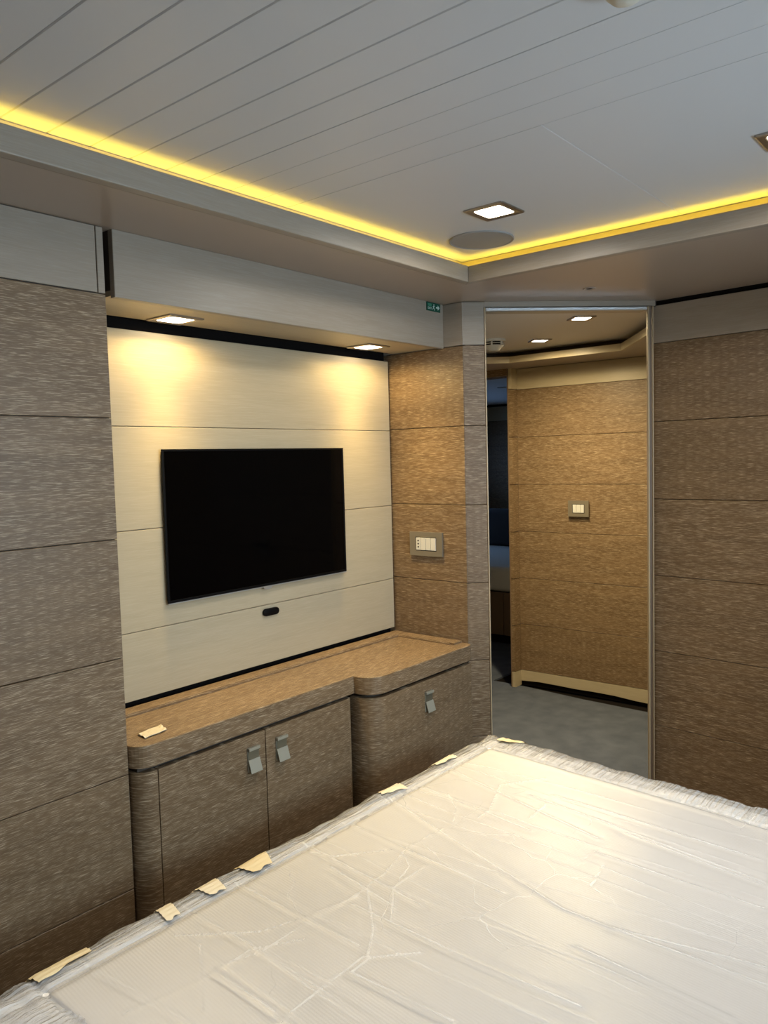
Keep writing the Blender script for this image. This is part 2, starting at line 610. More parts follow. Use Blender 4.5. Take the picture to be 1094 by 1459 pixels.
# ------------------------------------------------------------------ ceiling: planks and two flat boards
CZ = 2.258
ce = struct('ceiling', me=MB().box((-1.3, -0.8, CZ + 0.010), (2.46, 1.66, CZ + 0.03)).mesh('ceiling'), m=GROOVE)
PITCH = 0.0983
x = 1.5605
k = 0
pw = PITCH - 0.0008
ch = 0.002
ln = 2.435


def plank_mesh(ch):
    pv = []
    for (a, z) in ((pw / 2, 0.010), (pw / 2, ch), (pw / 2 - ch, 0.0)):
        pv += [(-a, -ln / 2, z), (a, -ln / 2, z), (a, ln / 2, z), (-a, ln / 2, z)]
    pf = [(0, 1, 2, 3), (11, 10, 9, 8)]
    for lo, hi in ((0, 4), (4, 8)):
        for i in range(4):
            j = (i + 1) % 4
            pf.append((lo + j, lo + i, hi + i, hi + j))
    me = mesh('ceiling_plank', pv, pf)
    me.materials.append(WHITE)
    return me


plank, plank_fine = plank_mesh(0.0021), plank_mesh(0.0009)
while x - PITCH > -1.35:
    link('ceiling_plank', plank_fine if x > 1.33 else plank, None, ce, (x - PITCH / 2, -0.8 + ln / 2 + 0.005, CZ))
    x -= PITCH
    k += 1
MB().box((1.5615, 0.8365, CZ), (2.44, 1.64, CZ + 0.010)).obj('ceiling_board', WHITE, ce, bevel=0.001)
MB().box((1.5615, -0.8, CZ + 0.0003), (2.44, 0.8356, CZ + 0.0103)).obj('ceiling_board', WHITE, ce, bevel=0.0006)


# ------------------------------------------------------------------ downlights
def sq(a, rr, n=5):
    """rounded square outline"""
    pts = []
    for cx, cy, s in ((1, 1, 0), (-1, 1, PI / 2), (-1, -1, PI), (1, -1, 1.5 * PI)):
        for i in range(n):
            t = s + PI / 2 * i / (n - 1)
            pts.append((cx * (a - rr) + rr * math.cos(t), cy * (a - rr) + rr * math.sin(t)))
    return pts


def downlight(loc, label, group, energy, color, size=0.128, rotz=0.0, cone=125, spill=0, tilt=0.0):
    t = thing('downlight', label, 'downlight', loc, rotz, group)
    a, bq = size / 2, size * 0.335
    # bezel: flat outer ring turning up into a shallow well, open in the middle
    rings = [(sq(a, 0.004), 0.0), (sq(a, 0.004), -0.004), (sq(a - 0.004, 0.004), -0.006), (sq(bq + 0.004, 0.010), -0.005), (sq(bq, 0.012), -0.001)]
    v, fc = [], []
    n = len(rings[0][0])
    for pts, z in rings:
        v += [(x_, y_, z) for x_, y_ in pts]
    for q in range(len(rings) - 1):
        for i in range(n):
            j = (i + 1) % n
            fc.append((q * n + i, q * n + j, (q + 1) * n + j, (q + 1) * n + i))
    me = mesh('bezel', v, fc)
    bm = bmesh.new(); bm.from_mesh(me); bmesh.ops.recalc_face_normals(bm, faces=bm.faces); bm.to_mesh(me); bm.free()
    link('bezel', me, NICKEL, t)
    MB().prism(sq(bq + 0.001, 0.012), -0.0035, -0.0008).obj('lens', LENS_W, t)
    for en, cn in ((energy, cone), (spill, 178)):
        if not en:
            continue
        l = bpy.data.lights.new('downlight_lamp', 'SPOT')
        l.energy, l.color = en, color
        l.spot_size = math.radians(cn)
        l.spot_blend = 1.0 if cn < 175 else 0.4
        l.shadow_soft_size = 0.045
        lo = bpy.data.objects.new('downlight_lamp', l)
        COL.objects.link(lo)
        lo.parent = t
        lo.location = (0, 0, -0.012)
        lo.rotation_euler = (tilt if cn < 175 else 0, 0, 0)
    return t


WARM = (1.0, 0.72, 0.29)
downlight((1.993, 1.222, CZ), 'lit square ceiling downlight beside the round speaker in the tray', 'cabin ceiling downlights', 30, (1.0, 0.945, 0.87), cone=124, spill=13)
downlight((2.004, 0.447, CZ), 'square ceiling downlight cut off by the right edge of the photo', 'cabin ceiling downlights', 30, (1.0, 0.945, 0.87), cone=124, spill=13)
for hx_, hy_, hl in ((0.25, 1.222, 'ceiling downlight left of the camera near the wood wall, unseen and added as fill light'), (2.004, -0.33, 'ceiling downlight over the head of the bed, unseen and added as fill light'), (0.25, 0.447, 'ceiling downlight straight above the camera, unseen and added as fill light'), (0.25, -0.33, 'ceiling downlight behind the camera near the hull window, unseen and added as fill light')):
    downlight((hx_, hy_, CZ), hl, 'cabin ceiling downlights', 33 if hx_ < 1 else 30, (1.0, 0.945, 0.87), cone=84 if hx_ < 1 else 124, spill=5 if hx_ < 1 else 13)  # unseen downlights added to brighten the bed and the cabin
downlight((1.475, 2.037, 1.998), 'left downlight in the alcove soffit above the television', 'alcove downlights', 40, WARM, 0.125, cone=96, spill=10, tilt=-0.30)
downlight((2.372, 2.037, 1.998), 'right downlight in the alcove soffit near the exit sign', 'alcove downlights', 40, WARM, 0.125, cone=96, spill=10, tilt=-0.30)

# ------------------------------------------------------------------ ceiling speaker, detector, soffit nozzle
t = thing('ceiling_speaker', 'round flat grey speaker grille in the white ceiling behind the downlight', 'speaker', (2.222, 1.412, CZ))
MB().lathe([(0.098, 0.0), (0.098, -0.003), (0.0, -0.0035)], 48).obj('grille', GREY_GR, t, smooth=True)
MB().lathe([(0.105, 0.0), (0.105, -0.004), (0.101, -0.005), (0.0985, -0.003), (0.0985, 0.0)], 48).obj('rim', GREY_GR, t, smooth=True)
t = thing('ceiling_detector', 'round domed detector on the ceiling planks at the top edge of the photo', 'detector', (1.187, 0.493, CZ))
MB().lathe([(0.042, 0.0), (0.042, -0.006), (0.038, -0.009), (0.026, -0.010)], 40).obj('base', IVORY, t, smooth=True)
MB().lathe([(0.032, -0.009), (0.030, -0.018), (0.022, -0.026), (0.010, -0.030), (0.0, -0.031)], 40).obj('dome', IVORY, t, smooth=True)
t = thing('ceiling_nozzle', 'small round recessed nozzle in the brown soffit above the doorway', 'nozzle', (2.770, 1.296, SZ))
MB().lathe([(0.024, 0.0), (0.024, -0.002), (0.021, -0.004), (0.016, -0.003), (0.014, 0.0)], 28).obj('ring', SOFFIT, t, smooth=True)
MB().lathe([(0.013, -0.0005), (0.010, -0.002), (0.0, -0.0022)], 20).obj('cap', DARK, t, smooth=True)

# ------------------------------------------------------------------ exit sign
t = thing('exit_sign', 'small green exit sign with running figure and arrow on the bulkhead', 'sign', (2.553, 1.8508, 2.1465), 0)
MB().box((-0.045, -0.003, -0.0165), (0.045, 0.0, 0.0165)).obj('plate', GREEN, t, bevel=0.0006)


def text(body, size, parent, loc, m, name='lettering'):
    cu = bpy.data.curves.new(name, 'FONT')
    cu.body = body
    cu.size = size
    cu.align_x = 'CENTER'
    cu.align_y = 'CENTER'
    cu.extrude = 0.0003
    tmp = bpy.data.objects.new('tmp', cu)
    COL.objects.link(tmp)
    dg = bpy.context.evaluated_depsgraph_get()
    me = bpy.data.meshes.new_from_object(tmp.evaluated_get(dg))
    bpy.data.objects.remove(tmp)
    me.materials.clear()
    return link(name, me, m, parent, loc, (PI / 2, 0, 0))


text('EXIT', 0.0125, t, (-0.0255, -0.0034, -0.0065), SIGNW)
MB().box((-0.038, -0.0036, 0.001), (-0.014, -0.003, 0.0115)).obj('door_symbol', SIGNG, t)
fg = MB().prism_xz([(0.0015 + 0.0024 * math.cos(a * PI / 4), 0.0092 + 0.0024 * math.sin(a * PI / 4)) for a in range(8)], -0.0038, -0.003)
for poly in ([(-0.003, -0.003), (0.0015, -0.003), (0.003, 0.0062), (-0.001, 0.0062)], [(-0.001, 0.006), (-0.0065, 0.001), (-0.005, -0.0003), (0.001, 0.004)],
             [(0.002, 0.005), (0.0065, 0.0015), (0.0078, 0.003), (0.003, 0.0065)], [(-0.003, -0.003), (0.0, -0.003), (-0.0045, -0.0085), (-0.010, -0.0095), (-0.010, -0.0075), (-0.006, -0.007)],
             [(-0.001, -0.003), (0.0018, -0.003), (0.006, -0.007), (0.0055, -0.0125), (0.0035, -0.0125), (0.0035, -0.008)]):
    fg.prism_xz(poly, -0.0038, -0.003)
fg.obj('running_figure', SIGNW, t)
MB().prism_xz([(0.016, -0.0025), (0.027, -0.0025), (0.027, -0.0095), (0.0395, 0.0), (0.027, 0.0095), (0.027, 0.0025), (0.016, 0.0025)], -0.0038, -0.003).obj('arrow', SIGNW, t)

# ------------------------------------------------------------------ television and fitting
TVY = 2.13
t = thing('television', 'black flat-screen television mounted on the pale oak panel', 'television', (1.8765, TVY, 1.1155))
MB().box((-0.413, -0.012, 0.006), (0.413, -0.0005, 0.483)).obj('back_shell', BLACKP, t, bevel=0.003)
fr = MB()
for a, b_ in (((-0.4175, -0.017, 0.0), (0.4175, -0.010, 0.009)), ((-0.4175, -0.017, 0.482), (0.4175, -0.010, 0.489)), ((-0.4175, -0.017, 0.009), (-0.4105, -0.010, 0.482)), ((0.4105, -0.017, 0.009), (0.4175, -0.010, 0.482))):
    fr.box(a, b_)
fr.obj('bezel', BLACKP, t, bevel=0.001)
MB().box((-0.4107, -0.016, 0.0088), (0.4107, -0.011, 0.4822)).obj('screen', BLACKG, t)
MB().box((-0.416, -0.0172, -0.003), (0.416, -0.009, 0.0003)).obj('bottom_strip', SILVER, t, label='thin silver strip')
MB().prism_xz([(-0.020, -0.002), (0.022, -0.002), (0.018, -0.010), (0.008, -0.0125), (-0.006, -0.0125), (-0.016, -0.010)], -0.0174, -0.009).obj('chin', SILVER, t, bevel=0.001, label='small silver lug')
cap = []
for i in range(9):
    a = PI / 2 + PI * i / 8
    cap.append((-0.024 + 0.0135 * math.cos(a), 0.0135 * math.sin(a)))
for i in range(9):
    a = -PI / 2 + PI * i / 8
    cap.append((0.024 + 0.0135 * math.cos(a), 0.0135 * math.sin(a)))
o = MB().prism_xz(cap, -0.011, 0.0).obj('wall_fitting', BLACKP, None, (1.897, TVY - 0.0003, 1.018), bevel=0.003, smooth=True)
tag(o, 'small black oblong fitting on the pale panel under the television', 'fitting')


# ------------------------------------------------------------------ switch plates
def switch_plate(loc, rotz, label, wd, ht, n, socket):
    t = thing('switch_plate', label, 'switch', loc, rotz)
    pl = MB()
    iw, ih = (0.0255 * n) / 2 + 0.003, 0.029
    for a, b_ in (((-wd / 2, -0.009, -ht / 2), (wd / 2, 0, -ih)), ((-wd / 2, -0.009, ih), (wd / 2, 0, ht / 2)), ((-wd / 2, -0.009, -ih), (-iw, 0, ih)), ((iw, -0.009, -ih), (wd / 2, 0, ih))):
        pl.box(a, b_)
    pl.obj('cover_frame', BRONZE, t)
    MB().box((-iw, -0.004, -ih), (iw, -0.0005, ih)).obj('inner_frame', BLACKP, t)
    for i in range(n):
        xc = -iw + 0.003 + 0.0255 * (i + 0.5)
        k_ = MB().box((xc - 0.0122, -0.0095, -0.026), (xc + 0.0122, -0.004, 0.026)).obj('socket' if (socket and i == 0) else 'rocker', SWITCHW, t, bevel=0.0015, label='three-hole socket' if (socket and i == 0) else None)
        if socket and i == 0:
            for z in (-0.013, 0.0, 0.013):
                h_ = MB()
                h_.prism_xz([(xc + 0.0036 * math.cos(q * PI / 5), z + 0.0036 * math.sin(q * PI / 5)) for q in range(10)], -0.0102, -0.0094)
                h_.obj('pin_hole', DARK, k_)
    return t


switch_plate((2.6198, 1.956, 1.200), -PI / 2, 'bronze switch plate with socket and three switches on the alcove side wall', 0.166, 0.100, 4, True)
switch_plate((4.6388, 2.254, 1.211), math.radians(-88.5), 'bronze switch plate with three ivory switches on the corridor wall', 0.140, 0.102, 3, False)

# ------------------------------------------------------------------ sideboard under the television
ZT, ZB = 0.810, 0.748           # worktop top / underside
FYL, FYR = 1.812, 1.727         # front of the left part / of the bowed-out right part


def arc(cx, cy, rr, a0, a1, n=10):
    return [(cx + rr * math.cos(a0 + (a1 - a0) * i / n), cy + rr * math.sin(a0 + (a1 - a0) * i / n)) for i in range(n + 1)]


def outline(inset=0.0, xr=2.607, back=2.148, xl=1.133):
    i_ = inset
    p = [(xl + i_, back)]
    p += arc(xl + 0.052, FYL + 0.052, 0.052 - i_, PI, 1.5 * PI, 8)
    p += [(1.985 + i_, FYL + i_)]
    p += arc(1.985 + 0.075, FYR + 0.075, 0.075 - i_, PI, 1.5 * PI, 10)
    p += arc(xr - 0.025, FYR + 0.025, 0.025 - i_, -PI / 2, 0, 6)
    p += [(xr - i_, back)]
    return p


t = thing('worktop', 'continuous limed wood sideboard top with raised back rim under the television', 'worktop', (1.9, 1.95, ZB))
loc2 = [(x_ - 1.9, y_ - 1.95) for x_, y_ in outline()]
slab = MB().prism(loc2, 0.0, ZT - ZB).obj('slab', WOOD_TOP, t, bevel=0.0025)


def side_grain(o_):
    o_.data.materials.append(WOOD)
    for p_ in o_.data.polygons:
        if abs(p_.normal.z) < 0.6:
            p_.material_index = 1


side_grain(slab)
h0 = ZT - ZB
rim = MB().box((1.14 - 1.9, 2.062 - 1.95, h0 - 0.001), (2.606 - 1.9, 2.068 - 1.95, h0 + 0.007)).box((1.14 - 1.9, 2.068 - 1.95, h0 - 0.001), (2.606 - 1.9, 2.125 - 1.95, h0 + 0.009)).obj('back_rim', WOOD_TOP, t, bevel=0.0015)
side_grain(rim)
rim = MB().box((2.545 - 1.9, 1.80 - 1.95, h0 - 0.001), (2.551 - 1.9, 2.062 - 1.95, h0 + 0.006)).box((2.551 - 1.9, 1.78 - 1.95, h0 - 0.001), (2.606 - 1.9, 2.068 - 1.95, h0 + 0.008)).obj('side_rim', WOOD_TOP, t, bevel=0.0015)
side_grain(rim)

# scrap of tape on the worktop
tv, tf = [], []
for i in range(7):
    for j in range(5):
        a, b_ = i / 6, j / 4
        px_ = (1 - a) * (1 - b_) * 1.192 + a * (1 - b_) * 1.268 + (1 - a) * b_ * 1.196 + a * b_ * 1.282
        py_ = (1 - a) * (1 - b_) * 1.863 + a * (1 - b_) * 1.872 + (1 - a) * b_ * 1.908 + a * b_ * 1.921
        z_ = ZT + 0.0015 + 0.002 * abs(math.sin(a * 5.3 + b_ * 2)) + (0.003 if i in (0, 6) else 0) * (j % 2)
        tv.append((px_, py_, z_))
for i in range(6):
    for j in range(4):
        q = i * 5 + j
        tf.append((q, q + 5, q + 6, q + 1))
me = mesh('tape_scrap', tv, tf)
o = link('tape_scrap', me, TAPE2)
sd = o.modifiers.new('thick', 'SOLIDIFY'); sd.thickness = 0.0015; sd.offset = 1
tag(o, 'crumpled scrap of masking tape on the left end of the sideboard top', 'tape')


def handle(parent, loc):
    hd = MB().box((-0.022, -0.0035, -0.038), (0.022, 0.0, 0.038)).box((-0.022, -0.012, 0.029), (0.022, 0.0, 0.038)).obj('handle', PEWTER, parent, loc, bevel=0.001, label='pewter pull with a bent-out tab')
    MB().box((-0.0205, -0.0055, 0.0), (0.0205, -0.0036, 0.0285)).obj('recess', PEWTER_D, hd)
    tb = MB()
    x0, x1 = -0.022, 0.022
    pr = [(-0.004, 0.001), (-0.0070, 0.001), (-0.019, -0.037), (-0.0160, -0.037)]
    tb.v += [(x0, y_, z_) for y_, z_ in pr] + [(x1, y_, z_) for y_, z_ in pr]
    tb.f += [(0, 1, 2, 3), (7, 6, 5, 4)] + [(i, (i + 1) % 4, (i + 1) % 4 + 4, i + 4) for i in range(4)]
    tb.obj('tab', PEWTER, hd)


# left unit
CAR_T = 0.735
cabl = thing('sideboard_cabinet', 'left sideboard cabinet with two doors and a rounded end post', 'cabinet', (1.56, 1.97, 0), 0, 'sideboard cabinets')
ox, oy = 1.56, 1.97
MB().box((1.150 - ox, FYL + 0.03 - oy, 0.0), (1.975 - ox, 2.148 - oy, ZB - 0.0005)).obj('carcass', GROOVE, cabl)
pp = [(1.139, 1.90)] + arc(1.139 + 0.052, FYL + 0.004 + 0.052, 0.052, PI, 1.5 * PI, 10) + [(1.1955, FYL + 0.004), (1.1955, 1.84), (1.16, 1.90)]
MB().prism([(x_ - ox, y_ - oy) for x_, y_ in pp], 0.0, CAR_T).obj('end_post', WOOD, cabl, smooth=True)
for xa, xb, hx in ((1.1985, 1.5795, 1.528), (1.5825, 1.9625, 1.643)):
    dr = MB().box((xa - (xa + xb) / 2, 0, -0.335), (xb - (xa + xb) / 2, 0.02, 0.335)).obj('door', WOOD, cabl, ((xa + xb) / 2 - ox, FYL + 0.004 - oy, 0.400), bevel=0.0015)
    handle(dr, (hx - (xa + xb) / 2, 0, 0.661 - 0.400))
MB().box((1.9655 - ox, FYL + 0.012 - oy, 0.0), (1.978 - ox, FYL + 0.05 - oy, CAR_T)).obj('edge_strip', WOOD, cabl)
# right unit
cabr = thing('sideboard_cabinet', 'right bowed-out sideboard cabinet with one curved-edge door', 'cabinet', (2.3, 1.95, 0), 0, 'sideboard cabinets')
ox, oy = 2.3, 1.95
MB().prism([(x_ - ox, y_ - oy) for x_, y_ in ([(1.997, 2.148)] + arc(1.985 + 0.087, FYR + 0.100, 0.060, PI, 1.5 * PI, 8) + [(2.60, FYR + 0.04), (2.60, 2.148)])], 0.0, ZB - 0.0005).obj('carcass', GROOVE, cabr)
oa = arc(1.991 + 0.075, FYR + 0.004 + 0.075, 0.075, PI, 1.5 * PI, 12)
ia = arc(1.991 + 0.075, FYR + 0.004 + 0.075, 0.056, PI, 1.5 * PI, 12)
dp = [(1.991, 1.835)] + oa + [(2.596, FYR + 0.004), (2.596, FYR + 0.023)] + ia[::-1] + [(2.010, 1.835)]
cx_, cy_ = 2.3, FYR + 0.004
dr = MB().prism([(x_ - cx_, y_ - cy_) for x_, y_ in dp], -0.335, 0.335).obj('door', WOOD, cabr, (cx_ - ox, cy_ - oy, 0.400), smooth=True)
handle(dr, (2.305 - cx_, 0, 0.656 - 0.400))

# ------------------------------------------------------------------ bed base and wrapped mattress
X0, X1, Y0, Y1, TOP = 0.50, 2.30, -0.56, 1.462, 0.600
t = thing('bed_base', 'brown wooden bed plinth hidden under the wrapped mattress', 'bed base', (1.4, 0.45, 0))
MB().box((-0.82, -0.98, 0.0), (0.72, 0.90, 0.10)).obj('plinth', GROOVE, t)
MB().box((-0.88, -1.0, 0.10), (0.76, 0.965, 0.34)).obj('frame', WOOD, t, bevel=0.006)


def shear(X, Y):
    s = np.clip((X - 1.3) / 0.9, 0, 1)
    return X - 0.077 * np.clip(1.44 - Y, 0, None) * s * s * (3 - 2 * s)


rng = np.random.RandomState(5)


def sn(P, fr_, seed, n=5):
    """cheap smooth 2-D noise: sum of sines"""
    rg = np.random.RandomState(seed)
    out = 0
    for _ in range(n):
        a = rg.uniform(0, 2 * PI)
        k_ = fr_ * rg.uniform(0.6, 1.6)
        out = out + np.sin(k_ * (P[0] * math.cos(a) + P[1] * math.sin(a)) + rg.uniform(0, 6.28))
    return out / n


# runs of the straight folds and of the curved creases over the mattress top (x, y in metres)
FOLDS = [
    ((1.481, 1.375), (1.440, 0.887)),
    ((1.667, 1.399), (1.466, 0.753), (1.465, 0.355)),
    ((1.745, 0.803), (1.752, 0.425)),
    ((1.974, 1.028), (1.985, 0.483)),
    ((1.932, 1.085), (1.879, 0.456)),
    ((1.361, 0.676), (1.338, 0.379)),
    ((1.202, 1.123), (1.199, 0.800), (1.208, 0.593)),
    ((1.033, 0.971), (1.043, 0.745)),
    ((1.107, 1.399), (1.102, 1.011)),
    ((0.879, 1.175), (0.874, 1.008)),
    ((1.289, 1.266), (1.249, 1.044)),
    ((1.938, 1.380), (1.815, 0.823)),
    ((1.333, 1.407), (1.289, 0.999)),
    ((1.782, 1.371), (1.744, 0.981)),
    ((1.469, 0.637), (1.522, 0.369)),
    ((1.893, 0.782), (1.863, 0.453)),
]
CREASES = [
    ((1.611, 1.167), (1.475, 1.181), (1.345, 1.145), (1.218, 1.138), (1.116, 1.154), (0.982, 1.149), (0.885, 1.184)),
    ((1.435, 1.093), (1.305, 1.089), (1.200, 1.010)),
    ((1.260, 1.125), (1.158, 1.022), (1.076, 0.969), (1.033, 0.971)),
    ((2.064, 1.107), (1.936, 1.187), (1.778, 1.127), (1.721, 1.126)),
    ((1.697, 0.761), (1.587, 0.745)),
    ((1.912, 1.020), (1.804, 1.014)),
    ((1.759, 0.801), (1.705, 0.810), (1.669, 0.799)),
    ((1.442, 1.201), (1.330, 1.294), (1.310, 1.360)),
    ((0.901, 1.330), (1.013, 1.204), (1.107, 1.166), (1.238, 1.130)),
    ((0.705, 1.212), (0.842, 1.180), (0.964, 1.172), (1.053, 1.112)),
    ((0.862, 0.978), (0.975, 0.985), (1.082, 0.983)),
    ((1.791, 1.277), (1.730, 1.207), (1.656, 1.165)),
    ((1.085, 0.972), (1.159, 0.901)),
    ((0.914, 1.268), (0.798, 1.106)),
]


def seglist(L):
    out = []
    for pl in L:
        q = list(pl)
        out.append([(q[i], q[i + 1]) for i in range(len(q) - 1)])
    return out


FS, CS = seglist(FOLDS), seglist(CREASES)


def dist(X, Y, segs):
    best = np.full(X.shape, 9.0)
    for (a, b_) in segs:
        ax, ay = a
        bx, by = b_[0] - ax, b_[1] - ay
        tt = np.clip(((X - ax) * bx + (Y - ay) * by) / (bx * bx + by * by + 1e-9), 0, 1)
        best = np.minimum(best, np.hypot(X - ax - tt * bx, Y - ay - tt * by))
    return best


LONG = [(rng.uniform(X0, X1), rng.uniform(-0.10, 0.06), rng.uniform(0.5, 1.0), rng.uniform(-0.2, 1.2), rng.uniform(0.3, 0.9)) for _ in range(34)]


def crease(X, Y):
    c = 0 * X
    for s_ in FS:
        c = np.maximum(c, 0.9 * np.exp(-(dist(X, Y, s_) / 0.003) ** 2))
    for s_ in CS:
        c = np.maximum(c, 1.0 * np.exp(-(dist(X, Y, s_) / 0.003) ** 2))
    for (xc, sl_, amp, yc, ly) in LONG:
        d = X - xc - sl_ * (Y - yc) - 0.004 * np.sin(Y * 9 + xc * 30)
        c = np.maximum(c, 0.6 * amp * np.exp(-(d / 0.003) ** 2) * np.exp(-((Y - yc) / ly) ** 4))
    return c * np.clip(0.65 + 0.8 * sn((X, Y), 25, 41), 0, 1)


def relief(X, Y):
    """height of the film over the mattress"""
    z = 0.003 * sn((X, Y), 7, 1) + 0.0006 * sn((X, Y), 26, 2)
    for i, s in enumerate(FS):
        d = dist(X, Y, s)
        z = z + 0.0012 * np.exp(-(d / 0.0042) ** 2) - 0.0006 * np.exp(-((d - 0.014) / 0.009) ** 2)
    for s in CS:
        d = dist(X, Y, s)
        z = z + 0.0008 * np.exp(-(d / 0.0045) ** 2)
    for (xc, sl_, amp, yc, ly) in LONG:
        d = X - xc - sl_ * (Y - yc) - 0.004 * np.sin(Y * 9 + xc * 30)
        z = z + 0.0008 * amp * np.exp(-(d / 0.0042) ** 2) * np.exp(-((Y - yc) / ly) ** 4)
    # gathered border: long pleats along the cabinet side, cross gathers along the foot and head of the bed
    ey = Y1 - Y
    wy = np.exp(-(np.clip(ey - 0.035, 0, None) / 0.03) ** 2)
    z = z + wy * (0.003 * np.sin(ey * 420 + 4 * sn((X, Y), 9, 11)) + 0.003 * sn((X * 0.25, Y), 170, 19) + 0.006 * sn((X, Y * 0.3), 22, 12) + 0.004 * sn((X, Y * 3), 40, 13))
    ex = X1 - X
    wx = np.exp(-(np.clip(ex - 0.09, 0, None) / 0.03) ** 2)
    z = z + wx * (0.0030 * sn((X * 0.3, Y), 230, 14, 7) + 0.004 * sn((X * 0.5, Y), 75, 15) + 0.007 * sn((X * 0.2, Y), 12, 16))
    el = X - X0
    wl = np.exp(-(np.clip(el - 0.12, 0, None) / 0.03) ** 2)
    z = z + wl * (0.004 * sn((X * 2, Y * 0.7), 60, 17) + 0.005 * sn((X, Y), 30, 18))
    # stitched border seam
    for e, amp in ((ey, 0.006), (ex - 0.045, 0.005), (el - 0.07, 0.005)):
        z = z - amp * np.exp(-((e - 0.082) / 0.008) ** 2)
    return z


def wrap(U, V, lift=0.0, rad=0.040, rs=1.0):
    """(u, v) on the unrolled cover -> point on the rounded box of the mattress"""
    cx = np.clip(U, X0 + rad, X1 - rad)
    cy = np.clip(V, Y0 + rad, Y1 - rad)
    dx, dy = U - cx, V - cy
    e = np.hypot(dx, dy)
    ux, uy = dx / np.maximum(e, 1e-9), dy / np.maximum(e, 1e-9)
    e = np.minimum(e, 0.25)
    q = rad * PI / 2
    th = np.minimum(e, q) / rad
    drop = rad * (1 - np.cos(th)) + np.maximum(e - q, 0)
    out = rad * np.sin(th)
    hgt = relief(cx + ux * np.minimum(e, rad), cy + uy * np.minimum(e, rad)) * rs + lift
    nz, nh = np.cos(th), np.sin(th)
    X = cx + ux * (out + hgt * nh)
    Y = cy + uy * (out + hgt * nh)
    Z = TOP - drop + hgt * nz
    return shear(X, Y), Y, Z


def axis(a, b_, st, skirt, sst):
    return np.concatenate([np.arange(a - skirt, a, sst), np.arange(a, b_, st), np.arange(b_, b_ + skirt + 1e-6, sst)])


def gridmesh(name, us, vs, fn, smooth=True):
    U, V = np.meshgrid(us, vs, indexing='ij')
    X, Y, Z = fn(U, V)
    nu, nv = len(us), len(vs)
    v = np.stack([X, Y, Z], -1).reshape(-1, 3)
    i = np.arange(nu * nv).reshape(nu, nv)
    fc = np.stack([i[:-1, :-1], i[1:, :-1], i[1:, 1:], i[:-1, 1:]], -1).reshape(-1, 4)
    me = bpy.data.meshes.new(name)
    me.vertices.add(len(v))
    me.vertices.foreach_set('co', v.ravel().astype(np.float32))
    me.loops.add(fc.size)
    me.loops.foreach_set('vertex_index', fc.ravel().astype(np.int32))
    me.polygons.add(len(fc))
    me.polygons.foreach_set('loop_start', (np.arange(len(fc)) * 4).astype(np.int32))
    me.polygons.foreach_set('use_smooth', np.full(len(fc), smooth))
    me.update(calc_edges=True)
    me.validate()
    return me


MO = (1.4, 0.45, 0.34)
mt = thing('wrapped_mattress', 'white mattress wrapped in clear plastic film filling the foreground', 'mattress', MO)


def shift(fn, *a, **k_):
    def g(U, V):
        X, Y, Z = fn(U, V, *a, **k_)
        return X - MO[0], Y - MO[1], Z - MO[2]
    return g


def body(U, V):
    rad = 0.05
    x0, x1, y0, y1 = X0 + 0.005, X1 - 0.005, Y0 + 0.005, Y1 - 0.005
    cx = np.clip(U, x0 + rad, x1 - rad)
    cy = np.clip(V, y0 + rad, y1 - rad)
    dx, dy = U - cx, V - cy
    e = np.hypot(dx, dy)
    ux, uy = dx / np.maximum(e, 1e-9), dy / np.maximum(e, 1e-9)
    q = rad * PI / 2
    th = np.minimum(e, q) / rad
    X = cx + ux * rad * np.sin(th)
    Y = cy + uy * rad * np.sin(th)
    Z = TOP - 0.008 - rad * (1 - np.cos(th)) - np.maximum(e - q, 0) + 0.002 * sn((X, Y), 7, 1)
    Z = np.maximum(Z, 0.342)
    return shear(X, Y), Y, Z


me = gridmesh('mattress_body', axis(X0 + 0.012, X1 - 0.012, 0.03, 0.30, 0.02), axis(Y0 + 0.012, Y1 - 0.012, 0.03, 0.30, 0.02), shift(body))
link('mattress_body', me, TICK, mt)
FU, FV = axis(X0, X1, 0.0032, 0.24, 0.012), axis(Y0, Y1, 0.006, 0.24, 0.012)
me = gridmesh('plastic_film', FU, FV, shift(wrap))
me.materials.append(FILM)
me.materials.append(FILM_EDGE)
at = me.attributes.new('crease', 'FLOAT', 'POINT')
UU, VV = np.meshgrid(FU, FV, indexing='ij')
at.data.foreach_set('value', crease(UU, VV).ravel().astype(np.float32))
gu, gv = np.meshgrid((FU[:-1] + FU[1:]) / 2, (FV[:-1] + FV[1:]) / 2, indexing='ij')
wob = 0.006 * sn((gu, gv), 14, 31) + 0.003 * sn((gu, gv), 60, 32)
edge = (gv > Y1 - 0.078 + wob) | (gu > X1 - 0.125 + wob) | (gu < X0 + 0.16 + 2 * wob)
me.polygons.foreach_set('material_index', edge.ravel().astype(np.int32))
link('plastic_film', me, None, mt, label='clear wrinkled plastic film')

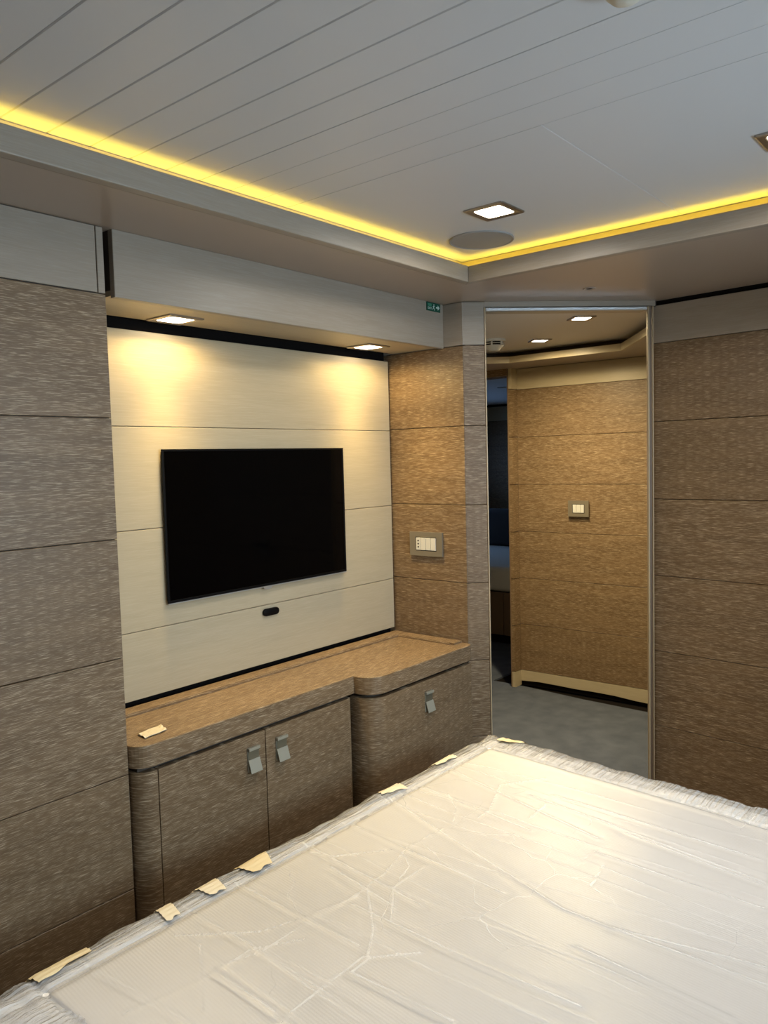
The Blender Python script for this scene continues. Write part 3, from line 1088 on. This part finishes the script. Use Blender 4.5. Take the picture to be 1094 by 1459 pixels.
TAPES = [  # corner points on the unrolled cover: (u, v) x 4, material
    ([(0.648, 1.478), (0.775, 1.486), (0.765, 1.418), (0.655, 1.408)], TAPE),
    ([(0.935, 1.470), (0.975, 1.470), (0.952, 1.388), (0.918, 1.384)], TAPE2),
    ([(1.030, 1.470), (1.100, 1.470), (1.075, 1.388), (1.036, 1.392)], TAPE2),
    ([(1.140, 1.485), (1.262, 1.480), (1.215, 1.390), (1.160, 1.388)], TAPE),
    ([(1.690, 1.480), (1.770, 1.480), (1.745, 1.392), (1.665, 1.420)], TAPE2),
    ([(1.935, 1.480), (2.045, 1.480), (2.025, 1.410), (1.935, 1.422)], TAPE2),
    ([(2.235, 1.392), (2.300, 1.385), (2.298, 1.300), (2.250, 1.305)], TAPE),
]
for qd, tm in TAPES:
    def fn(U, V, qd=qd):
        (ax, ay), (bx, by), (cx, cy), (dx, dy) = qd
        u_ = ax * (1 - U) * (1 - V) + bx * U * (1 - V) + cx * U * V + dx * (1 - U) * V
        v_ = ay * (1 - U) * (1 - V) + by * U * (1 - V) + cy * U * V + dy * (1 - U) * V
        v_ = v_ + 0.003 * np.sin(U * 9 + 2) * V
        return wrap(u_, v_, 0.004, rs=0.45)
    me = gridmesh('masking_tape', np.linspace(0, 1, 18), np.linspace(0, 1, 18), shift(fn))
    o = link('masking_tape', me, tm, mt)

# ------------------------------------------------------------------ door handle on the right wall
t = thing('door_handle', 'dark lever handle on the right wood wall at the photo edge', 'handle', (0, 0, 0))
t.parent = None
t.location = (q0.x - math.cos(ang) * 0.555 - math.sin(ang) * 0.012, q0.y - math.sin(ang) * 0.555 + math.cos(ang) * 0.012, 1.072)
t.rotation_euler = (0, 0, ang - PI)
MB().box((-0.022, -0.006, -0.07), (0.022, 0.0, 0.03)).obj('rose', BRONZE, t, bevel=0.002)
MB().box((-0.008, -0.045, -0.008), (0.008, -0.005, 0.008)).obj('spindle', BRONZE, t, bevel=0.002)
MB().box((-0.062, -0.052, -0.016), (0.065, -0.042, 0.012)).obj('lever', BLACKP, t, bevel=0.004)

# ------------------------------------------------------------------ corridor
w, Lw = wall('wall_corridor', (4.652, 2.69), (4.70, 0.85), 0.08, 2.2, DARK)
boards(w, 0.0, Lw, LEV, WOOD)
panel('frieze_panel', Lw, 2.13 - 1.995 - 0.002, 0.012, OAK, w, (Lw / 2, 0, (2.13 + 1.995) / 2))
bb = [(0, 0.103), (Lw, 0.103)]
for i in range(15):
    s = 1 - i / 14
    bb.append((s * Lw, 0.030 + 0.008 * math.sin(s * 9) + 0.004 * math.sin(s * 23)))
b_o = struct('baseboard_corridor', (4.652, 2.69, 0), math.atan2(-1.84, 0.048), MB().prism_xz(bb, -0.014, -0.0005).mesh('baseboard_corridor'), OAK)
# casing of the cabin doorway across the corridor
d2 = struct('door_2', (4.565, 2.6885, 0), 0, label='doorway into the blue-lit cabin')
for hi, lo in zip(LEV[:-1], LEV[1:]):
    MB().box((0, 0, lo + 0.002), (0.074, 0.024, hi - 0.002)).obj('jamb_panel', WOOD, d2)
MB().box((0, 0, 1.997), (0.074, 0.024, 2.13)).obj('jamb_panel', OAK, d2)
MB().box((-0.002, -0.001, 0), (0.078, 0.024, 0.103)).obj('jamb_base', OAK, d2)
MB().box((-0.004, 0.024, 0), (0.14, 0.032, 2.13)).obj('jamb', BEDWOOD, d2, bevel=0.001)
MB().box((0.0, 0.032, 2.085), (0.14, 1.3, 2.2)).obj('head', WOOD, d2)
MB().box((0.0, 0.95, 0.0), (0.14, 1.4, 2.2)).obj('jamb', WOOD, d2)
# corridor ceiling: upper board, soffit and lip
cc = struct('trim_3', me=MB().prism([(2.66, 1.81), (3.24, 1.23), (3.24, 0.4), (4.8, 0.4), (4.8, 4.2), (2.66, 4.2)], 2.2, 2.22).mesh('trim_3'), m=plain('corridor_ceiling', (0.72, 0.68, 0.61), 0.4), label='corridor ceiling')
PL = [(3.62, 1.342), (3.89, 1.535), (4.29, 1.82), (4.29, 2.54), (3.95, 2.95), (3.7, 3.25)]


def offset(pl, d):
    out = []
    for i, p in enumerate(pl):
        a = Vector(pl[max(i - 1, 0)]); b_ = Vector(pl[min(i + 1, len(pl) - 1)])
        t1 = (Vector(p) - a).normalized() if i else (b_ - Vector(p)).normalized()
        t2 = (b_ - Vector(p)).normalized() if i < len(pl) - 1 else t1
        n_ = (Vector((t1.y, -t1.x)) + Vector((t2.y, -t2.x)))
        n_ = n_ / max(1e-6, n_.dot(Vector((t1.y, -t1.x))))
        out.append((p[0] + n_.x * d, p[1] + n_.y * d))
    return out


OUT = [(3.62, 0.41), (4.3, 0.41), (4.72, 1.5), (4.72, 2.9), (4.5, 3.3), (3.7, 3.6)]
sf, lp = MB(), MB()
PL2 = offset(PL, 0.02)
for i in range(len(PL) - 1):
    sf.prism([PL2[i], PL2[i + 1], OUT[i + 1], OUT[i]], 2.131, 2.142)
    lp.prism([PL[i], PL[i + 1], PL2[i + 1], PL2[i]], 2.129, 2.168)
cs = struct('trim_4', me=sf.mesh('trim_4'), m=SOFFIT, label='corridor soffit')
lp.obj('lip', OAK, cs)
fa = MB()
PA, PB = offset(PL, 0.075), offset(PL, 0.09)
for i in range(len(PL) - 1):
    fa.prism([PA[i], PA[i + 1], PB[i + 1], PB[i]], 2.142, 2.2)
fa.obj('fascia', GROOVE, cs)  # dark brown stands in for the shade of the unlit cove
CW = (1.0, 0.81, 0.47)
downlight((3.525, 1.690, 2.2), 'nearer lit downlight in the corridor ceiling through the doorway', 'corridor downlights', 96, CW, 0.11, PI / 4, cone=150, spill=30)
downlight((4.02, 2.18, 2.2), 'farther lit downlight in the corridor ceiling beside the smoke detector', 'corridor downlights', 96, CW, 0.11, PI / 4, cone=150, spill=30)
downlight((3.75, 0.75, 2.2), 'unseen corridor ceiling downlight added as fill light behind the right jamb', 'corridor downlights', 60, CW, 0.11, PI / 4, cone=160)  # extra lamp put out of sight to brighten the corridor
t = thing('smoke_detector', 'ivory slotted smoke detector on the corridor ceiling inside the doorway', 'detector', (3.80, 2.345, 2.2))
MB().lathe([(0.066, 0.0), (0.066, -0.010), (0.062, -0.013), (0.058, -0.014)], 40).obj('base', IVORY, t, smooth=True)
MB().lathe([(0.050, -0.0135), (0.050, -0.034)], 40).obj('chamber', DARK, t, smooth=True)
MB().lathe([(0.058, -0.021), (0.060, -0.0225), (0.056, -0.025), (0.048, -0.025)], 40).obj('ring', IVORY, t, smooth=True)
for i in range(6):
    a = i * PI / 3 + 0.35
    c_, s_ = math.cos(a), math.sin(a)
    MB().prism([(0.047 * c_ - 0.004 * s_, 0.047 * s_ + 0.004 * c_), (0.059 * c_ - 0.004 * s_, 0.059 * s_ + 0.004 * c_), (0.059 * c_ + 0.004 * s_, 0.059 * s_ - 0.004 * c_), (0.047 * c_ + 0.004 * s_, 0.047 * s_ - 0.004 * c_)], -0.036, -0.012).obj('rib', IVORY, t)
MB().lathe([(0.055, -0.0325), (0.050, -0.037), (0.030, -0.058), (0.022, -0.062), (0.0, -0.063)], 40).obj('dome', IVORY, t, smooth=True)

# corridor enclosure, out of sight
struct('wall_corridor_left', me=MB().box((2.66, 3.9, 0), (4.56, 3.96, 2.2)).mesh('wall_corridor_left'), m=OAK)
struct('wall_corridor_end', me=MB().box((3.12, 0.34, 0), (4.76, 0.40, 2.2)).mesh('wall_corridor_end'), m=OAK)
struct('wall_corridor_near', me=MB().box((2.66, 1.87, 0), (2.70, 3.9, 2.2)).mesh('wall_corridor_near'), m=OAK)

# ------------------------------------------------------------------ cabin across the corridor
struct('ceiling_cabin', me=MB().box((4.7, 2.4, 2.2), (8.7, 6.2, 2.22)).mesh('ceiling_cabin'), m=WHITE)
w, Lw = wall('wall_cabin', (8.512, 6.2), (8.512, 2.4), 0.06, 2.2, DARK)
boards(w, 0.0, Lw, LEV + [0.0], WOOD)
panel('frieze_panel', Lw, 0.175, 0.012, OAK, w, (Lw / 2, 0, 2.085))
struct('wall_cabin_near', me=MB().box((4.7, 2.76, 0), (8.6, 2.80, 2.2)).mesh('wall_cabin_near'), m=OAK)
wc = struct('wall_cabin_side', me=MB().box((4.64, 6.1, 0), (5.9, 6.16, 2.2)).box((7.9, 6.1, 0), (8.6, 6.16, 2.2)).box((5.9, 6.1, 0), (7.9, 6.16, 1.15)).box((5.9, 6.1, 1.75), (7.9, 6.16, 2.2)).mesh('wall_cabin_side'), m=OAK)
struct('wall_cabin_front', me=MB().box((4.64, 3.9, 0), (4.70, 6.16, 2.2)).mesh('wall_cabin_front'), m=OAK)


def window(n, x0, x1, y, z0, z1, label):
    wn = struct('window_%d' % n, (0, 0, 0), label=label)
    fr_ = MB()
    for a, b_ in (((x0, y - 0.02, z0), (x1, y + 0.02, z0 + 0.03)), ((x0, y - 0.02, z1 - 0.03), (x1, y + 0.02, z1)), ((x0, y - 0.02, z0 + 0.03), (x0 + 0.03, y + 0.02, z1 - 0.03)), ((x1 - 0.03, y - 0.02, z0 + 0.03), (x1, y + 0.02, z1 - 0.03))):
        fr_.box(a, b_)
    fr_.obj('window_frame', NICKEL, wn)
    MB().box((x0 + 0.03, y - 0.003, z0 + 0.03), (x1 - 0.03, y + 0.003, z1 - 0.03)).obj('pane', GLASS, wn)


window(3, 5.9, 7.9, 6.13, 1.15, 1.75, 'cabin window')
t = thing('cabin_bed', 'bed with wooden base and pale mattress in the dark cabin beyond the corridor', 'bed', (6.55, 3.9, 0))
MB().box((-0.93, -1.05, 0.0), (0.95, 1.1, 0.076)).obj('plinth', DARK, t)
MB().box((-0.975, -1.05, 0.076), (0.95, 1.1, 0.43)).obj('base', GROOVE, t)
for a, b_ in ((-1.05, -0.522), (-0.518, 0.28), (0.284, 1.1)):
    MB().box((-0.99, a, 0.08), (-0.9755, b_, 0.435)).obj('drawer_front', BEDWOOD, t, bevel=0.002)
MB().box((-0.985, -1.05, 0.437), (0.95, 1.1, 0.645)).obj('mattress', LINEN, t, bevel=0.04, smooth=True, seg=4)
o = MB().box((0.32, -0.95, 0.647), (0.50, 0.95, 1.02)).obj('cushion', NAVY, t, bevel=0.05, smooth=True, seg=4, label='black headrest cushion')
t = thing('cabin_downlight', 'small square downlight in the blue ceiling of the far cabin', 'downlight', (6.46, 3.88, 2.2))
MB().prism(sq(0.05, 0.006), -0.005, -0.0005).obj('bezel', NICKEL, t)
MB().prism(sq(0.03, 0.008), -0.008, -0.005).obj('lens', SWITCHW, t)

# ------------------------------------------------------------------ walls behind the camera with the hull windows
w = struct('wall_rear', me=MB().box((-1.36, -0.86, 0), (-1.3, 2.165, 2.27)).mesh('wall_rear'), m=OAK)
wh = MB()
for a, b_ in (((-1.36, -0.86, 0), (3.2, -0.80, 1.17)), ((-1.36, -0.86, 1.73), (3.2, -0.80, 2.27)), ((-1.36, -0.86, 1.17), (-1.0, -0.80, 1.73)), ((0.3, -0.86, 1.17), (0.8, -0.80, 1.73)), ((2.3, -0.86, 1.17), (3.2, -0.80, 1.73))):
    wh.box(a, b_)
struct('wall_hull', me=wh.mesh('wall_hull'), m=OAK)
window(1, 0.8, 2.3, -0.83, 1.17, 1.73, 'hull window behind the bed')
window(2, -1.0, 0.3, -0.83, 1.17, 1.73, 'hull window behind the camera')
